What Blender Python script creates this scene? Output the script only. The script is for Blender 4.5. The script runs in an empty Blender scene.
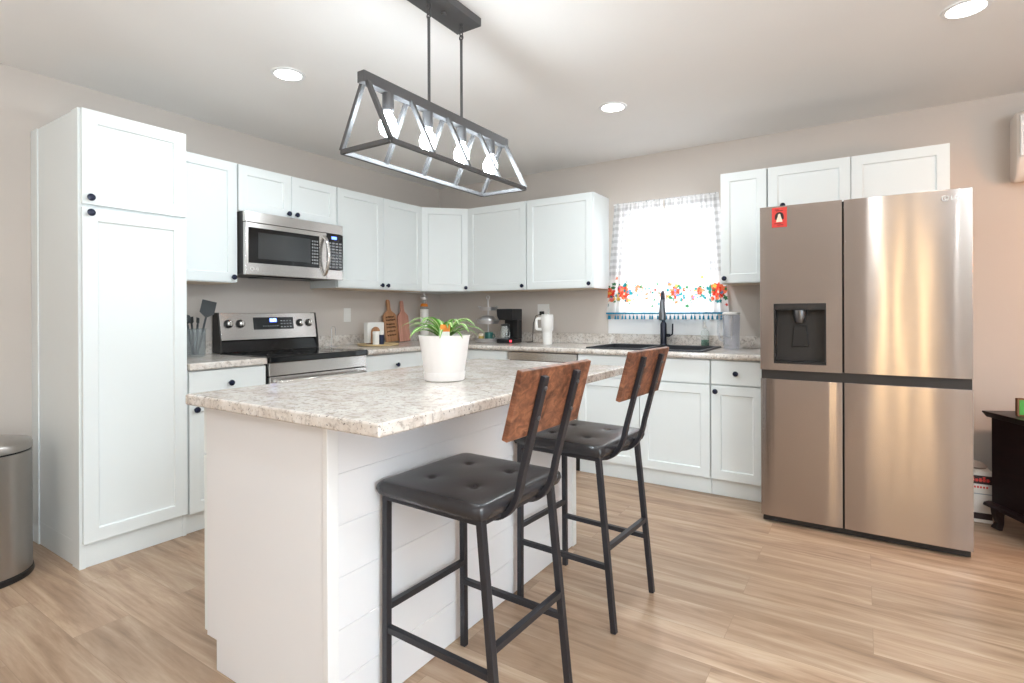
import bpy, bmesh, math, random
from mathutils import Vector, Matrix
random.seed(7)
PI = math.pi
C = bpy.context.scene.collection

# ------------------------------------------------------------------ camera
cam_data = bpy.data.cameras.new('camera')
cam = bpy.data.objects.new('camera', cam_data); C.objects.link(cam)
cam_data.sensor_width = 36; cam_data.lens = 36*539.6/1024
cam_data.shift_y = -28.05/1024
cam_data.clip_start = .05
cam.matrix_world = (Matrix.Translation((3.6322, -4.2291, 1.1765)) @ Matrix.Rotation(.5765, 4, 'Z')
                    @ Matrix.Rotation(PI/2-.0009, 4, 'X') @ Matrix.Rotation(-.0039, 4, 'Z'))
bpy.context.scene.camera = cam

# ------------------------------------------------------------------ world, lights, exposure
W = bpy.data.worlds.new('sky'); bpy.context.scene.world = W; W.use_nodes = True
bg = W.node_tree.nodes['Background']
bg.inputs[0].default_value = (.88, .94, 1, 1); bg.inputs[1].default_value = 2.3
vs = bpy.context.scene.view_settings
vs.view_transform = 'Standard'; vs.look = 'None'; vs.gamma = 1; vs.use_curve_mapping = False
vs.exposure = 0.34
CEIL = 2.443

def light(name, kind, loc, energy, color=(1, 1, 1), rot=(0, 0, 0), **kw):
    l = bpy.data.lights.new(name, kind); l.energy = energy; l.color = color
    for k, v in kw.items(): setattr(l, k, v)
    o = bpy.data.objects.new(name, l); C.objects.link(o); o.location = loc; o.rotation_euler = rot
    return o
# daylight entering through the living room window on the right
light('daylight_side', 'AREA', (6.42, -4.9, 1.1), 38, (.68, .86, 1), (PI/2, 0, PI/2), shape='RECTANGLE', size=1.8, size_y=1.9)
# kitchen window daylight
light('daylight_kitchen', 'AREA', (2.336, .11, 1.57), 6, (.95, .98, 1), (-PI/2, 0, 0), shape='RECTANGLE', size=.8, size_y=.95)
# ceiling downlights
CANS = [(1.09, -2.48), (2.345, -1.10), (3.997, -1.30), (1.25, -3.85), (3.7, -3.8), (2.3, -5.6), (5.0, -5.4)]
for x, y in CANS:
    light('downlight_lamp', 'AREA', (x, y, CEIL-.012), {3.997: 2.2, 1.09: 4.5, 2.345: 10.5, 2.3: 5, 5.0: 9, 1.25: 2.5, 3.7: 11}[x], (1, .93, .82) if x == 3.997 else (.87, .955, 1), shape='DISK', size=.12)
light('ceiling_bounce_fill', 'AREA', (5.5, -4.0, 1.7), 135, (.78, .91, 1), (PI, 0, 0), shape='DISK', size=.35)  # unseen uplight added to brighten the ceiling by bounce
light('ceiling_bounce_fill', 'AREA', (1.6, -5.3, 1.3), 16, (.80, .92, 1), (PI, 0, 0), shape='DISK', size=.6)  # weaker added uplight, out of view, lifting the left ceiling
# warm lamp of the living room
light('living_lamp', 'SPOT', (5.5, -1.5, 1.55), 52, (1, .46, .18), (Vector((5.5, -1.5, 1.55))-Vector((4.4, 0, .75))).to_track_quat('Z', 'Y').to_euler(), shadow_soft_size=.12, spot_size=math.radians(105), spot_blend=.7)
for x in (3.83, 4.10, 4.39):      # unseen warm strips added so the fridge steel reflects streaks
    light('fridge_streak_strip', 'AREA', (x, -7.45, 1.15), 3.6, (1, .72, .38), (PI/2, 0, 0), shape='RECTANGLE', size=.07, size_y=2.1)

# ------------------------------------------------------------------ helpers
def S(r, g, b):
    f = lambda c: (c/255/12.92) if c/255 <= .04045 else ((c/255+.055)/1.055)**2.4
    return (f(r), f(g), f(b), 1)

def mat(name, col, rough=.5, metal=0, **kw):
    m = bpy.data.materials.new(name); m.use_nodes = True
    nt = m.node_tree; b = nt.nodes['Principled BSDF']
    b.inputs['Base Color'].default_value = col
    b.inputs['Roughness'].default_value = rough
    b.inputs['Metallic'].default_value = metal
    for k, v in kw.items(): b.inputs[k.replace('_', ' ')].default_value = v
    return m
def nd(m, t, **kw):
    n = m.node_tree.nodes.new(t)
    for k, v in kw.items(): setattr(n, k, v)
    return n
def ln(m, a, ao, b, bi): m.node_tree.links.new(a.outputs[ao], b.inputs[bi])
def pb(m): return m.node_tree.nodes['Principled BSDF']
def coords(m, scale=(1, 1, 1), kind='Object'):
    tc = nd(m, 'ShaderNodeTexCoord'); mp = nd(m, 'ShaderNodeMapping')
    mp.inputs['Scale'].default_value = scale
    ln(m, tc, kind, mp, 'Vector'); return mp
def noise(m, vec, scale, detail=4, rough=.5, dist=0):
    n = nd(m, 'ShaderNodeTexNoise'); n.inputs['Scale'].default_value = scale
    n.inputs['Detail'].default_value = detail; n.inputs['Roughness'].default_value = rough
    n.inputs['Distortion'].default_value = dist
    ln(m, vec, 0, n, 'Vector'); return n
def ramp(m, src, out, stops, interp='LINEAR'):
    r = nd(m, 'ShaderNodeValToRGB'); r.color_ramp.interpolation = interp
    e = r.color_ramp.elements
    while len(e) < len(stops): e.new(.5)
    for i, (p, c) in enumerate(stops): e[i].position = p; e[i].color = c
    ln(m, src, out, r, 'Fac'); return r
def mix(m, fac, a, b, kind='MIX'):
    n = nd(m, 'ShaderNodeMix', data_type='RGBA', blend_type=kind)
    for i, s in ((0, fac), (6, a), (7, b)):
        if isinstance(s, tuple) and hasattr(s[0], 'outputs'): m.node_tree.links.new(s[0].outputs[s[1]], n.inputs[i])
        else: n.inputs[i].default_value = s
    return n
def bump(m, src, out, strength, dist=.002):
    b = nd(m, 'ShaderNodeBump'); b.inputs['Strength'].default_value = strength; b.inputs['Distance'].default_value = dist
    ln(m, src, out, b, 'Height'); ln(m, b, 0, pb(m), 'Normal'); return b

def paint(name, col, rough=.5, bs=260, bstr=.06, var=.03):
    m = mat(name, col, rough)
    c = coords(m); n = noise(m, c, bs, 2); bump(m, n, 0, bstr, .001)
    n2 = noise(m, c, 1.3, 2)
    d = tuple(x*(1-var) for x in col[:3])+(1,)
    r = ramp(m, n2, 0, [(.35, d), (.65, col)]); ln(m, r, 0, pb(m), 'Base Color')
    return m
M = {}
M['wall'] = paint('greige wall paint', S(207, 198, 190), .75)
M['ceiling'] = paint('ceiling paint', S(240, 237, 234), .85, 120, .12)
M['white'] = paint('white cabinet lacquer', S(235, 240, 240), .38, 400, .02, .015)
M['inner'] = paint('cabinet carcass', S(214, 196, 174), .6)
M['trimwhite'] = paint('white trim paint', S(240, 240, 240), .4)
M['shiplap'] = paint('white shiplap boards', S(238, 238, 240), .35, 60, .06, .03)
M['black_metal'] = mat('black powder coat', S(56, 56, 61), .40, .5)
M['lamp_metal'] = mat('dark grey lamp metal', S(84, 83, 84), .5, .2)
M['knob'] = mat('navy black knob enamel', S(28, 34, 58), .25, .3)
M['black_plastic'] = mat('black plastic', S(26, 26, 28), .35)
M['dark_gap'] = mat('dark recess plastic', S(40, 36, 34), .5)
M['black_glass'] = mat('black ceramic glass', S(12, 13, 16), .08)
M['smoke_glass'] = mat('smoked oven glass', S(44, 46, 48), .06, 0, Specular_IOR_Level=.8)
M['chrome'] = mat('chrome', S(200, 200, 202), .14, 1)
M['galv'] = mat('galvanised metal', S(214, 214, 216), .28, .9)
M['orange'] = mat('orange tag', S(235, 140, 50), .5)
M['soil'] = paint('potting soil', S(60, 46, 36), .95, 60, 1, .3)
M['pot'] = mat('white glazed pot', S(246, 242, 241), .28)
M['white_plastic'] = mat('white plastic', S(238, 236, 232), .35)
M['ac'] = mat('air conditioner plastic', S(226, 218, 210), .45)
M['grey_plastic'] = mat('charcoal nylon', S(62, 66, 68), .5)
M['sink'] = mat('black composite sink', S(34, 35, 40), .45)
M['faucet'] = mat('slate faucet metal', S(60, 62, 72), .28, .85)
M['steel_grey'] = mat('satin grey metal', S(120, 122, 126), .3, .9)
M['red'] = mat('red card', S(222, 66, 58), .5)
M['dred'] = mat('dark red print', S(140, 28, 30), .6)
M['cream'] = mat('cream print', S(244, 228, 206), .6)
M['dark_print'] = mat('dark print', S(44, 24, 24), .6)
M['navy'] = mat('navy shaker', S(36, 44, 74), .4)
M['teal'] = mat('teal cotton trim', S(24, 134, 168), .8)
M['green'] = mat('green print', S(70, 160, 70), .5)
M['bamboo'] = paint('pale bamboo', S(222, 196, 150), .5, 80, .1, .1)
M['paper'] = mat('white paper', S(240, 239, 235), .8)
M['kraft'] = mat('grey carton', S(176, 160, 148), .8)
M['rubber'] = mat('black rubber', S(20, 20, 20), .7)
M['silver_txt'] = mat('silver lettering', S(225, 225, 225), .3, .6)
M['blk_txt'] = mat('burnt lettering', S(70, 44, 30), .8)
M['key'] = mat('grey key print', S(150, 152, 154), .5)

def emis(name, col, st):
    m = mat(name, col, .5); b = pb(m)
    b.inputs['Emission Color'].default_value = col; b.inputs['Emission Strength'].default_value = st
    return m
M['bulb'] = emis('lit bulb glass', (.82, .93, 1, 1), 78)
M['can'] = emis('lit downlight lens', (1, .97, .93, 1), 9)
M['blue_led'] = emis('blue led', (.12, .22, 1, 1), 3)
M['white_led'] = emis('pale blue digits', (.7, .8, 1, 1), 3)
M['red_led'] = emis('red switch light', (1, .05, .08, 1), 2)

def glass(name, col=(1, 1, 1, 1), rough=0.02, alpha=.18):
    m = mat(name, col, rough); nt = m.node_tree
    tr = nd(m, 'ShaderNodeBsdfTransparent'); tr.inputs[0].default_value = col
    gl = nd(m, 'ShaderNodeBsdfGlossy'); gl.inputs['Roughness'].default_value = rough
    lw = nd(m, 'ShaderNodeLayerWeight'); lw.inputs[0].default_value = .5
    fr = nd(m, 'ShaderNodeMapRange'); fr.inputs[1].default_value = .55; fr.inputs[2].default_value = 1; fr.inputs[3].default_value = .05; fr.inputs[4].default_value = .4
    ln(m, lw, 'Facing', fr, 0)
    df = nd(m, 'ShaderNodeBsdfDiffuse'); df.inputs[0].default_value = col
    mx = nd(m, 'ShaderNodeMixShader'); mx2 = nd(m, 'ShaderNodeMixShader')
    mx2.inputs[0].default_value = alpha
    ln(m, tr, 0, mx2, 1); ln(m, df, 0, mx2, 2)
    ln(m, fr, 0, mx, 0); ln(m, mx2, 0, mx, 1); ln(m, gl, 0, mx, 2)
    ln(m, mx, 0, nt.nodes['Material Output'], 0)
    return m
M['glass'] = glass('clear glass', (.96, .98, .97, 1), .02, .16)
M['pane'] = glass('window pane', (1, 1, 1, 1), .01, 0.0)
M['clear_plastic'] = glass('clear pitcher plastic', (.93, .94, .97, 1), .05, .12)
M['dark_glass'] = glass('tinted glass', (.82, .85, .86, 1), .03, .12)
M['green_glass'] = glass('green soap', (.1, .35, .22, 1), .05, .6)

def steel(name, col, rough=.3, an=.85, wav=.0):
    m = mat(name, col, rough, 1); b = pb(m)
    b.inputs['Anisotropic'].default_value = an; b.inputs['Anisotropic Rotation'].default_value = .25  # horizontal brushing spreads reflections vertically
    t = nd(m, 'ShaderNodeTangent'); t.direction_type = 'RADIAL'; t.axis = 'Z'
    ln(m, t, 0, b, 'Tangent')
    if wav:
        c2 = coords(m, (5, 5, .9)); n2 = noise(m, c2, 1.0, 1); bump(m, n2, 0, wav, .02)
    return m
M['steel'] = steel('brushed stainless steel', S(208, 205, 202), .27)
M['fridge_steel'] = steel('fridge stainless steel', S(178, 169, 164), .17, 1, .08)
M['can_steel'] = steel('bin stainless steel', S(176, 172, 168), .3, .8)
M['handle_steel'] = mat('polished steel handle', S(205, 203, 200), .2, 1)

def granite(name):
    m = mat(name, (.8, .75, .7, 1), .16); b = pb(m)
    c = coords(m)
    n1 = noise(m, c, 9, 5, .65, .6); n2 = noise(m, c, 46, 6, .72, .5)
    n3 = noise(m, c, 105, 3, .65); n4 = noise(m, c, 70, 4, .65, .8)
    base = ramp(m, n1, 0, [(.32, S(205, 194, 184)), (.5, S(222, 214, 206)), (.68, S(234, 230, 225))])
    midr = ramp(m, n2, 0, [(.36, S(156, 144, 134)), (.50, (1, 1, 1, 1))])
    a = mix(m, .62, (base, 0), (midr, 0), 'MULTIPLY')
    dk = ramp(m, n3, 0, [(.325, (1, 1, 1, 1)), (.375, (0, 0, 0, 1))])
    a2 = mix(m, (dk, 0), (a, 2), S(86, 78, 76))
    br = ramp(m, n4, 0, [(.61, (0, 0, 0, 1)), (.70, (.6, .6, .6, 1))])
    a3 = mix(m, (br, 0), (a2, 2), S(172, 150, 128))
    ln(m, a3, 2, b, 'Base Color')
    return m
M['granite'] = granite('speckled stone laminate')

def floor_mat():
    m = mat('vinyl plank floor', (.5, .4, .3, 1), .34); b = pb(m)
    c = coords(m)
    br = nd(m, 'ShaderNodeTexBrick', offset=.37, offset_frequency=2, squash=1)
    br.inputs['Scale'].default_value = 1; br.inputs['Brick Width'].default_value = 1.22
    br.inputs['Row Height'].default_value = .182; br.inputs['Mortar Size'].default_value = .0007
    br.inputs['Mortar Smooth'].default_value = .3; br.inputs['Bias'].default_value = 0
    br.inputs['Color1'].default_value = (0, 0, 0, 1); br.inputs['Color2'].default_value = (1, 1, 1, 1)
    br.inputs['Mortar'].default_value = (.5, .5, .5, 1)
    ln(m, c, 0, br, 'Vector')
    # offset the grain of every plank
    mul = nd(m, 'ShaderNodeVectorMath', operation='MULTIPLY'); mul.inputs[1].default_value = (7.3, 3.1, 0)
    ln(m, br, 'Color', mul, 0)
    add = nd(m, 'ShaderNodeVectorMath', operation='ADD'); ln(m, c, 0, add, 0); ln(m, mul, 0, add, 1)
    st = nd(m, 'ShaderNodeMapping'); st.inputs['Scale'].default_value = (.8, 8.5, 1); ln(m, add, 0, st, 0)
    g1 = noise(m, st, 1.5, 7, .58, 1.1)
    st2 = nd(m, 'ShaderNodeMapping'); st2.inputs['Scale'].default_value = (5, 55, 1); ln(m, add, 0, st2, 0)
    g2 = noise(m, st2, 2, 4, .6, .3)
    tone = ramp(m, g1, 0, [(.30, S(144, 117, 95)), (.44, S(174, 144, 118)), (.56, S(189, 161, 135)), (.66, S(202, 177, 152)), (.76, S(212, 191, 168))])
    plank = ramp(m, br, 'Color', [(0, (.80, .79, .78, 1)), (.5, (.97, .97, .97, 1)), (1, (1.0, 1.0, 1.0, 1))])
    a = mix(m, 1, (tone, 0), (plank, 0), 'MULTIPLY')
    fine = ramp(m, g2, 0, [(.3, (.87, .86, .85, 1)), (.6, (1, 1, 1, 1))])
    a2 = mix(m, .8, (a, 2), (fine, 0), 'MULTIPLY')
    seam = mix(m, (br, 'Fac'), (a2, 2), S(140, 114, 92))
    ln(m, seam, 2, b, 'Base Color')
    rr = ramp(m, g2, 0, [(.3, (.42,)*3+(1,)), (.7, (.30,)*3+(1,))]); ln(m, rr, 0, b, 'Roughness')
    bump(m, g2, 0, .06, .002)
    return m
M['floor'] = floor_mat()

def wood(name, stops, scale, stretch, rough=.45, blotch=None):
    m = mat(name, stops[0][1], rough); c = coords(m, stretch)
    n = noise(m, c, scale, 6, .62, .9)
    r = ramp(m, n, 0, stops)
    if blotch:
        c2 = coords(m, (1, 1, 1)); n2 = noise(m, c2, blotch[0], 5, .65, .5)
        k = ramp(m, n2, 0, [(blotch[1], (.18, .12, .1, 1)), (blotch[2], (1, 1, 1, 1))])
        a = mix(m, 1, (r, 0), (k, 0), 'MULTIPLY'); ln(m, a, 2, pb(m), 'Base Color')
    else: ln(m, r, 0, pb(m), 'Base Color')
    bump(m, n, 0, .15, .002)
    return m
M['rustic'] = wood('rustic brown board', [(.3, S(88, 54, 38)), (.5, S(132, 84, 60)), (.7, S(166, 114, 84))], 6, (2, 5, 8), .42, (13, .34, .52))
M['board'] = wood('oiled cutting board', [(.3, S(160, 112, 76)), (.7, S(202, 152, 112))], 5, (14, 14, 1))
M['board_pink'] = wood('pinkish cutting board', [(.3, S(178, 122, 104)), (.7, S(214, 160, 142))], 5, (14, 14, 1))
M['board_dark'] = wood('walnut edge', [(.3, S(96, 60, 38)), (.7, S(134, 88, 58))], 5, (14, 14, 1))
M['stove_wood'] = wood('espresso stove casing', [(.3, S(26, 15, 16)), (.7, S(44, 27, 27))], 4, (2, 2, 10), .4)
def leather():
    m = mat('black leather', S(47, 45, 47), .25); c = coords(m)
    v = nd(m, 'ShaderNodeTexVoronoi'); v.inputs['Scale'].default_value = 330; ln(m, c, 0, v, 'Vector')
    bump(m, v, 0, .25, .0008)
    return m
M['leather'] = leather()

def vcol(name, rough=.6, trans=0, see=0):
    m = mat(name, (1, 1, 1, 1), rough); a = nd(m, 'ShaderNodeVertexColor', layer_name='pattern')
    ln(m, a, 0, pb(m), 'Base Color')
    if trans:
        t = nd(m, 'ShaderNodeBsdfTranslucent'); ln(m, a, 0, t, 0)
        x = nd(m, 'ShaderNodeMixShader'); x.inputs[0].default_value = trans
        ln(m, pb(m), 0, x, 1); ln(m, t, 0, x, 2)
        last = x
        if see:
            tp = nd(m, 'ShaderNodeBsdfTransparent'); ln(m, a, 0, tp, 0)
            y = nd(m, 'ShaderNodeMixShader'); y.inputs[0].default_value = see
            ln(m, x, 0, y, 1); ln(m, tp, 0, y, 2); last = y
        ln(m, last, 0, m.node_tree.nodes['Material Output'], 0)
    return m
M['curtain'] = vcol('printed cotton curtain', .9, .6, .16)
M['leaf'] = vcol('variegated leaf', .45, .25)

# ---- geometry helpers
def box(bm, x0, x1, y0, y1, z0, z1):
    vs_ = [bm.verts.new(p) for p in ((x0,y0,z0),(x1,y0,z0),(x1,y1,z0),(x0,y1,z0),(x0,y0,z1),(x1,y0,z1),(x1,y1,z1),(x0,y1,z1))]
    for f in ((0,3,2,1),(4,5,6,7),(0,1,5,4),(1,2,6,5),(2,3,7,6),(3,0,4,7)): bm.faces.new([vs_[i] for i in f])
    return bm
def nb(): return bmesh.new()
def bx(*a): return box(nb(), *a)
def lathe(bm, prof, segs=32, c=(0, 0, 0), axis='Z', cap=True):
    rings = []
    for r, h in prof:
        ring = []
        for i in range(segs):
            a = 2*PI*i/segs; u, v = r*math.cos(a), r*math.sin(a)
            p = {'Z': (u, v, h), 'Y': (u, h, v), 'X': (h, u, v)}[axis]
            ring.append(bm.verts.new((p[0]+c[0], p[1]+c[1], p[2]+c[2])))
        rings.append(ring)
    for a, b in zip(rings, rings[1:]):
        for i in range(segs):
            j = (i+1) % segs
            bm.faces.new((a[i], a[j], b[j], b[i]))
    if cap:
        bm.faces.new(rings[0][::-1]); bm.faces.new(rings[-1])
    bmesh.ops.recalc_face_normals(bm, faces=bm.faces)
    return bm
def tube(bm, pts, r, segs=10, closed=False, square=False, h=None, up=None):
    """sweep a circle (or a square / r x h rectangle) along pts"""
    pts = [Vector(p) for p in pts]; n = len(pts); rings = []
    prev = None
    if square: segs = 4
    for i, p in enumerate(pts):
        if closed: t = (pts[(i+1) % n]-pts[i-1]).normalized()
        elif i == 0: t = (pts[1]-p).normalized()
        elif i == n-1: t = (p-pts[i-1]).normalized()
        else: t = ((pts[i+1]-p).normalized()+(p-pts[i-1]).normalized()).normalized()
        if prev is None:
            u = Vector(up) if up else (Vector((0, 0, 1)) if abs(t.z) < .9 else Vector((1, 0, 0)))
        else: u = prev
        s = t.cross(u).normalized(); u = s.cross(t).normalized(); prev = u
        rr = r[i] if isinstance(r, (list, tuple)) else r
        ring = []
        for k in range(segs):
            if square:
                sx, sy = ((-1, -1), (1, -1), (1, 1), (-1, 1))[k]
                q = p+s*sx*rr+u*sy*(h if h else rr)
            else:
                a = 2*PI*k/segs; q = p+s*rr*math.cos(a)+u*rr*math.sin(a)
            ring.append(bm.verts.new(q))
        rings.append(ring)
    prs = list(zip(rings, rings[1:]))
    if closed: prs.append((rings[-1], rings[0]))
    for a, b in prs:
        for k in range(segs):
            j = (k+1) % segs; bm.faces.new((a[k], a[j], b[j], b[k]))
    if not closed:
        bm.faces.new(rings[0][::-1]); bm.faces.new(rings[-1])
    bmesh.ops.recalc_face_normals(bm, faces=bm.faces)
    return bm
def prism(bm, poly, z0, z1, axis='Z'):
    f = {'Z': lambda a, b, h: (a, b, h), 'Y': lambda a, b, h: (a, h, b), 'X': lambda a, b, h: (h, a, b)}[axis]
    lo = [bm.verts.new(f(a, b, z0)) for a, b in poly]; hi = [bm.verts.new(f(a, b, z1)) for a, b in poly]
    n = len(poly)
    for i in range(n): bm.faces.new((lo[i], lo[(i+1) % n], hi[(i+1) % n], hi[i]))
    bm.faces.new(lo[::-1]); bm.faces.new(hi)
    bmesh.ops.recalc_face_normals(bm, faces=bm.faces)
    return bm
def P(name, bm, m, parent=None, loc=None, rot=None, bevel=0, seg=2, smooth=False, label=None):
    me = bpy.data.meshes.new(name); bm.to_mesh(me); bm.free()
    me.materials.append(M[m] if isinstance(m, str) else m)
    o = bpy.data.objects.new(name, me); C.objects.link(o)
    if parent: o.parent = parent
    if loc: o.location = loc
    if rot: o.rotation_euler = rot
    if bevel:
        b = o.modifiers.new('bevel', 'BEVEL'); b.width = bevel; b.segments = seg; b.limit_method = 'ANGLE'; b.angle_limit = math.radians(40)
        b.harden_normals = True
    if smooth or bevel:
        me.polygons.foreach_set('use_smooth', [True]*len(me.polygons))
        if not bevel: me.set_sharp_from_angle(angle=math.radians(50))
    if label: o['label'] = label
    return o
def tag(o, label, cat, group=None):
    o['label'] = label; o['category'] = cat
    if group: o['group'] = group
    return o
def thing(name, label, cat, loc=(0, 0, 0), rz=0, group=None):
    o = bpy.data.objects.new(name, None); C.objects.link(o); o.empty_display_size = .05
    o.location = loc; o.rotation_euler = (0, 0, rz); return tag(o, label, cat, group)
def struct(name, bm, m, **k):
    o = P(name, bm, m, **k); o['kind'] = 'structure'; return o
def copy_thing(root, label, loc=None, rz=None):
    r = root.copy(); C.objects.link(r)
    if loc: r.location = loc
    if rz is not None: r.rotation_euler = (0, 0, rz)
    r['label'] = label
    for ch in list(root.children):
        c = ch.copy(); C.objects.link(c); c.parent = r
        for g in list(ch.children):
            d = g.copy(); C.objects.link(d); d.parent = c
    return r
def text(name, s, size, m, parent, loc, rot, depth=.0006, align='CENTER'):
    cu = bpy.data.curves.new(name, 'FONT'); cu.body = s; cu.size = size; cu.extrude = depth
    cu.align_x = align; cu.align_y = 'CENTER'; cu.resolution_u = 3
    t = bpy.data.objects.new('tmp', cu); C.objects.link(t)
    dg = bpy.context.evaluated_depsgraph_get()
    me = bpy.data.meshes.new_from_object(t.evaluated_get(dg)); bpy.data.objects.remove(t); bpy.data.curves.remove(cu)
    me.materials.clear(); me.materials.append(M[m])
    o = bpy.data.objects.new(name, me); C.objects.link(o); o.parent = parent; o.location = loc; o.rotation_euler = rot
    return o

# ------------------------------------------------------------------ room shell
RX, RY = 6.5, -7.5
WX0, WX1, WZ0, WZ1 = 1.955, 2.72, 1.125, 2.01          # kitchen window opening
struct('floor', bx(-.12, RX+.1, RY-.1, .14, -.1, 0), 'floor')
struct('ceiling', bx(-.12, RX+.1, RY-.1, .14, CEIL, CEIL+.1), 'ceiling')
b = nb(); box(b, -.12, WX0, 0, .14, 0, CEIL); box(b, WX1, RX+.1, 0, .14, 0, CEIL)
box(b, WX0, WX1, 0, .14, 0, WZ0); box(b, WX0, WX1, 0, .14, WZ1, CEIL)
struct('wall_back', b, 'wall')
struct('wall_left', bx(-.12, 0, RY-.1, 0, 0, CEIL), 'wall')
b = nb(); box(b, RX, RX+.1, RY, -5.9, 0, CEIL); box(b, RX, RX+.1, -3.9, 0, 0, CEIL); box(b, RX, RX+.1, -5.9, -3.9, 0, .08); box(b, RX, RX+.1, -5.9, -3.9, 2.15, CEIL)
struct('wall_right', b, 'wall')
struct('wall_front', bx(0, RX, RY-.1, RY, 0, CEIL), 'wall')
struct('baseboard_left', bx(0, .014, RY, -3.235, 0, .09), 'trimwhite', bevel=.003)
struct('baseboard_back', bx(4.075, RX, -.014, 0, 0, .09), 'trimwhite', bevel=.003)
# kitchen window
b = nb()
for a in ((WX0, WX1, WZ0, WZ0+.04), (WX0, WX1, WZ1-.04, WZ1), (WX0, WX0+.04, WZ0+.04, WZ1-.04), (WX1-.04, WX1, WZ0+.04, WZ1-.04), (WX0+.04, WX1-.04, 1.535, 1.57)):
    box(b, a[0], a[1], .06, .10, a[2], a[3])
win = struct('window_1', b, 'trimwhite', bevel=.003)
o = P('pane', bx(WX0+.04, WX1-.04, .078, .082, WZ0+.04, WZ1-.04), 'pane', win); o['kind'] = 'structure'
struct('trim_1', bx(1.85, 2.80, -.016, -.0002, 1.002, WZ0-.001), 'trimwhite', bevel=.002)

# ------------------------------------------------------------------ cabinet kit (local: x along the front, -y towards the room)
def shaker(x0, x1, z0, z1, yf, t=.02, rail=.058, rec=.009):
    bm = nb()
    def ring(i, y):
        return [bm.verts.new(p) for p in ((x0+i, y, z0+i), (x1-i, y, z0+i), (x1-i, y, z1-i), (x0+i, y, z1-i))]
    K = ring(0, yf+t); O = ring(0, yf); I = ring(rail, yf); J = ring(rail+.004, yf+rec)
    for A, B in ((K, O), (O, I), (I, J)):
        for i in range(4): bm.faces.new((A[i], A[(i+1) % 4], B[(i+1) % 4], B[i]))
    bm.faces.new(J); bm.faces.new(K[::-1])
    bmesh.ops.recalc_face_normals(bm, faces=bm.faces)
    return bm
def knob(parent, x, y, z):
    b = lathe(nb(), [(.0075, 0), (.006, -.006), (.0055, -.012), (.009, -.016), (.0155, -.019), (.017, -.0225), (.0155, -.027), (.009, -.0295), (.002, -.030)], 20, (x, y, z), 'Y')
    return P('knob', b, 'knob', parent, smooth=True)
def door(root, x0, x1, z0, z1, yf, kx=None, kz=None, name='door'):
    d = P(name, shaker(x0, x1, z0, z1, yf), 'white', root, bevel=.0015)
    if kx is not None: knob(d, kx, yf, kz)
    return d
def drawer(root, x0, x1, z0, z1, yf, kx=None, kz=None, name='drawer'):
    d = P(name, bx(x0, x1, yf, yf+.02, z0, z1), 'white', root, bevel=.002)
    if kx is not None: knob(d, kx, yf, kz)
    return d
LW = PI/2     # left wall: local x -> +y, front -> +x
ZU, ZT = 1.373, 2.131
G = .0015

def upper(label, loc, rz, w, z0, z1, doors, depth=.305):
    r = thing('wall_cabinet', label, 'cabinet', (loc[0], loc[1], z0), rz, 'white wall cabinets'); h = z1-z0
    P('body', bx(G, w-G, -depth, -.001, 0, h), 'white', r, bevel=.001)
    P('bottom_panel', bx(.006, w-.006, -depth+.006, -.004, -.003, -.0002), 'inner', r)
    for x0, x1, kx in doors: door(r, x0, x1, .004, h-.004, -depth-.0205, kx, .034)
    return r
upper('white wall cabinet with one tall door between pantry and microwave', (0, -2.765), LW, .45, ZU, ZT, [(.004, .446, .415)])
upper('short white two door wall cabinet directly above the microwave', (0, -2.313), LW, .766, 1.828, ZT, [(.004, .381, .352), (.385, .762, .414)])
upper('white wall cabinet with a pair of tall doors right of the microwave', (0, -1.545), LW, .935, ZU, ZT, [(.004, .466, .436), (.469, .931, .499)])
upper('white wall cabinet above the coffee maker, left of the window cabinet', (.6115, 0), 0, .628, ZU, ZT, [(.004, .624, .595)])
upper('white wall cabinet whose side faces the curtained window', (1.241, 0), 0, .615, ZU, ZT, [(.004, .611, .585)])
upper('narrow white wall cabinet between window and fridge', (2.808, 0), 0, .296, ZU, ZT, [(.004, .292, .030)])
r = thing('wall_cabinet', 'wide low white wall cabinet above the fridge', 'cabinet', (3.105, 0, 1.80), 0, 'white wall cabinets')
P('body', bx(G, .944, -.305, -.001, 0, ZT-1.80), 'white', r, bevel=.001)
door(r, .004, .466, .004, .327, -.3255, .094, .066); door(r, .470, .941, .004, .327, -.3255)
# diagonal corner unit
r = thing('wall_cabinet', 'diagonal white corner wall cabinet with one door', 'cabinet', (0, 0, ZU), 0, 'white wall cabinets'); h = ZT-ZU
P('body', prism(nb(), [(.001, -.001), (.001, -.607), (.305, -.607), (.608, -.305), (.608, -.001)], 0, h), 'white', r, bevel=.001)
dl = math.hypot(.303, .302)
d = P('door', shaker(.004, dl-.004, .004, h-.004, -.0205), 'white', r, loc=(.305, -.607, 0), rot=(0, 0, PI/4), bevel=.0015)
knob(d, dl-.03, -.0205, .034)

# pantry
r = thing('pantry_cabinet', 'tall white pantry cabinet with two doors left of the counter', 'cabinet', (0, -3.231, 0), LW)
w = .463
b = nb(); box(b, 0, w, -.61, -.001, .115, ZT); box(b, 0, .018, -.61, -.001, 0, .115); box(b, w-.018, w, -.61, -.001, 0, .115)
P('body', b, 'white', r, bevel=.001)
P('toe_kick', bx(.018, w-.018, -.605, -.59, 0.001, .115), 'white', r)
P('side_trim', bx(-.006, 0, -.61, -.53, 0, ZT), 'white', r, bevel=.001)
P('side_trim', bx(-.006, 0, -.09, -.001, 0, ZT), 'white', r, bevel=.001)
d = P('door', shaker(.004, w-.004, 1.688, ZT-.002, -.631, rail=.06), 'white', r, bevel=.0015); knob(d, .032, -.631, 1.718)
d = P('door', shaker(.004, w-.004, .118, 1.674, -.631, rail=.06), 'white', r, bevel=.0015); knob(d, .032, -.631, 1.648)

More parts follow.
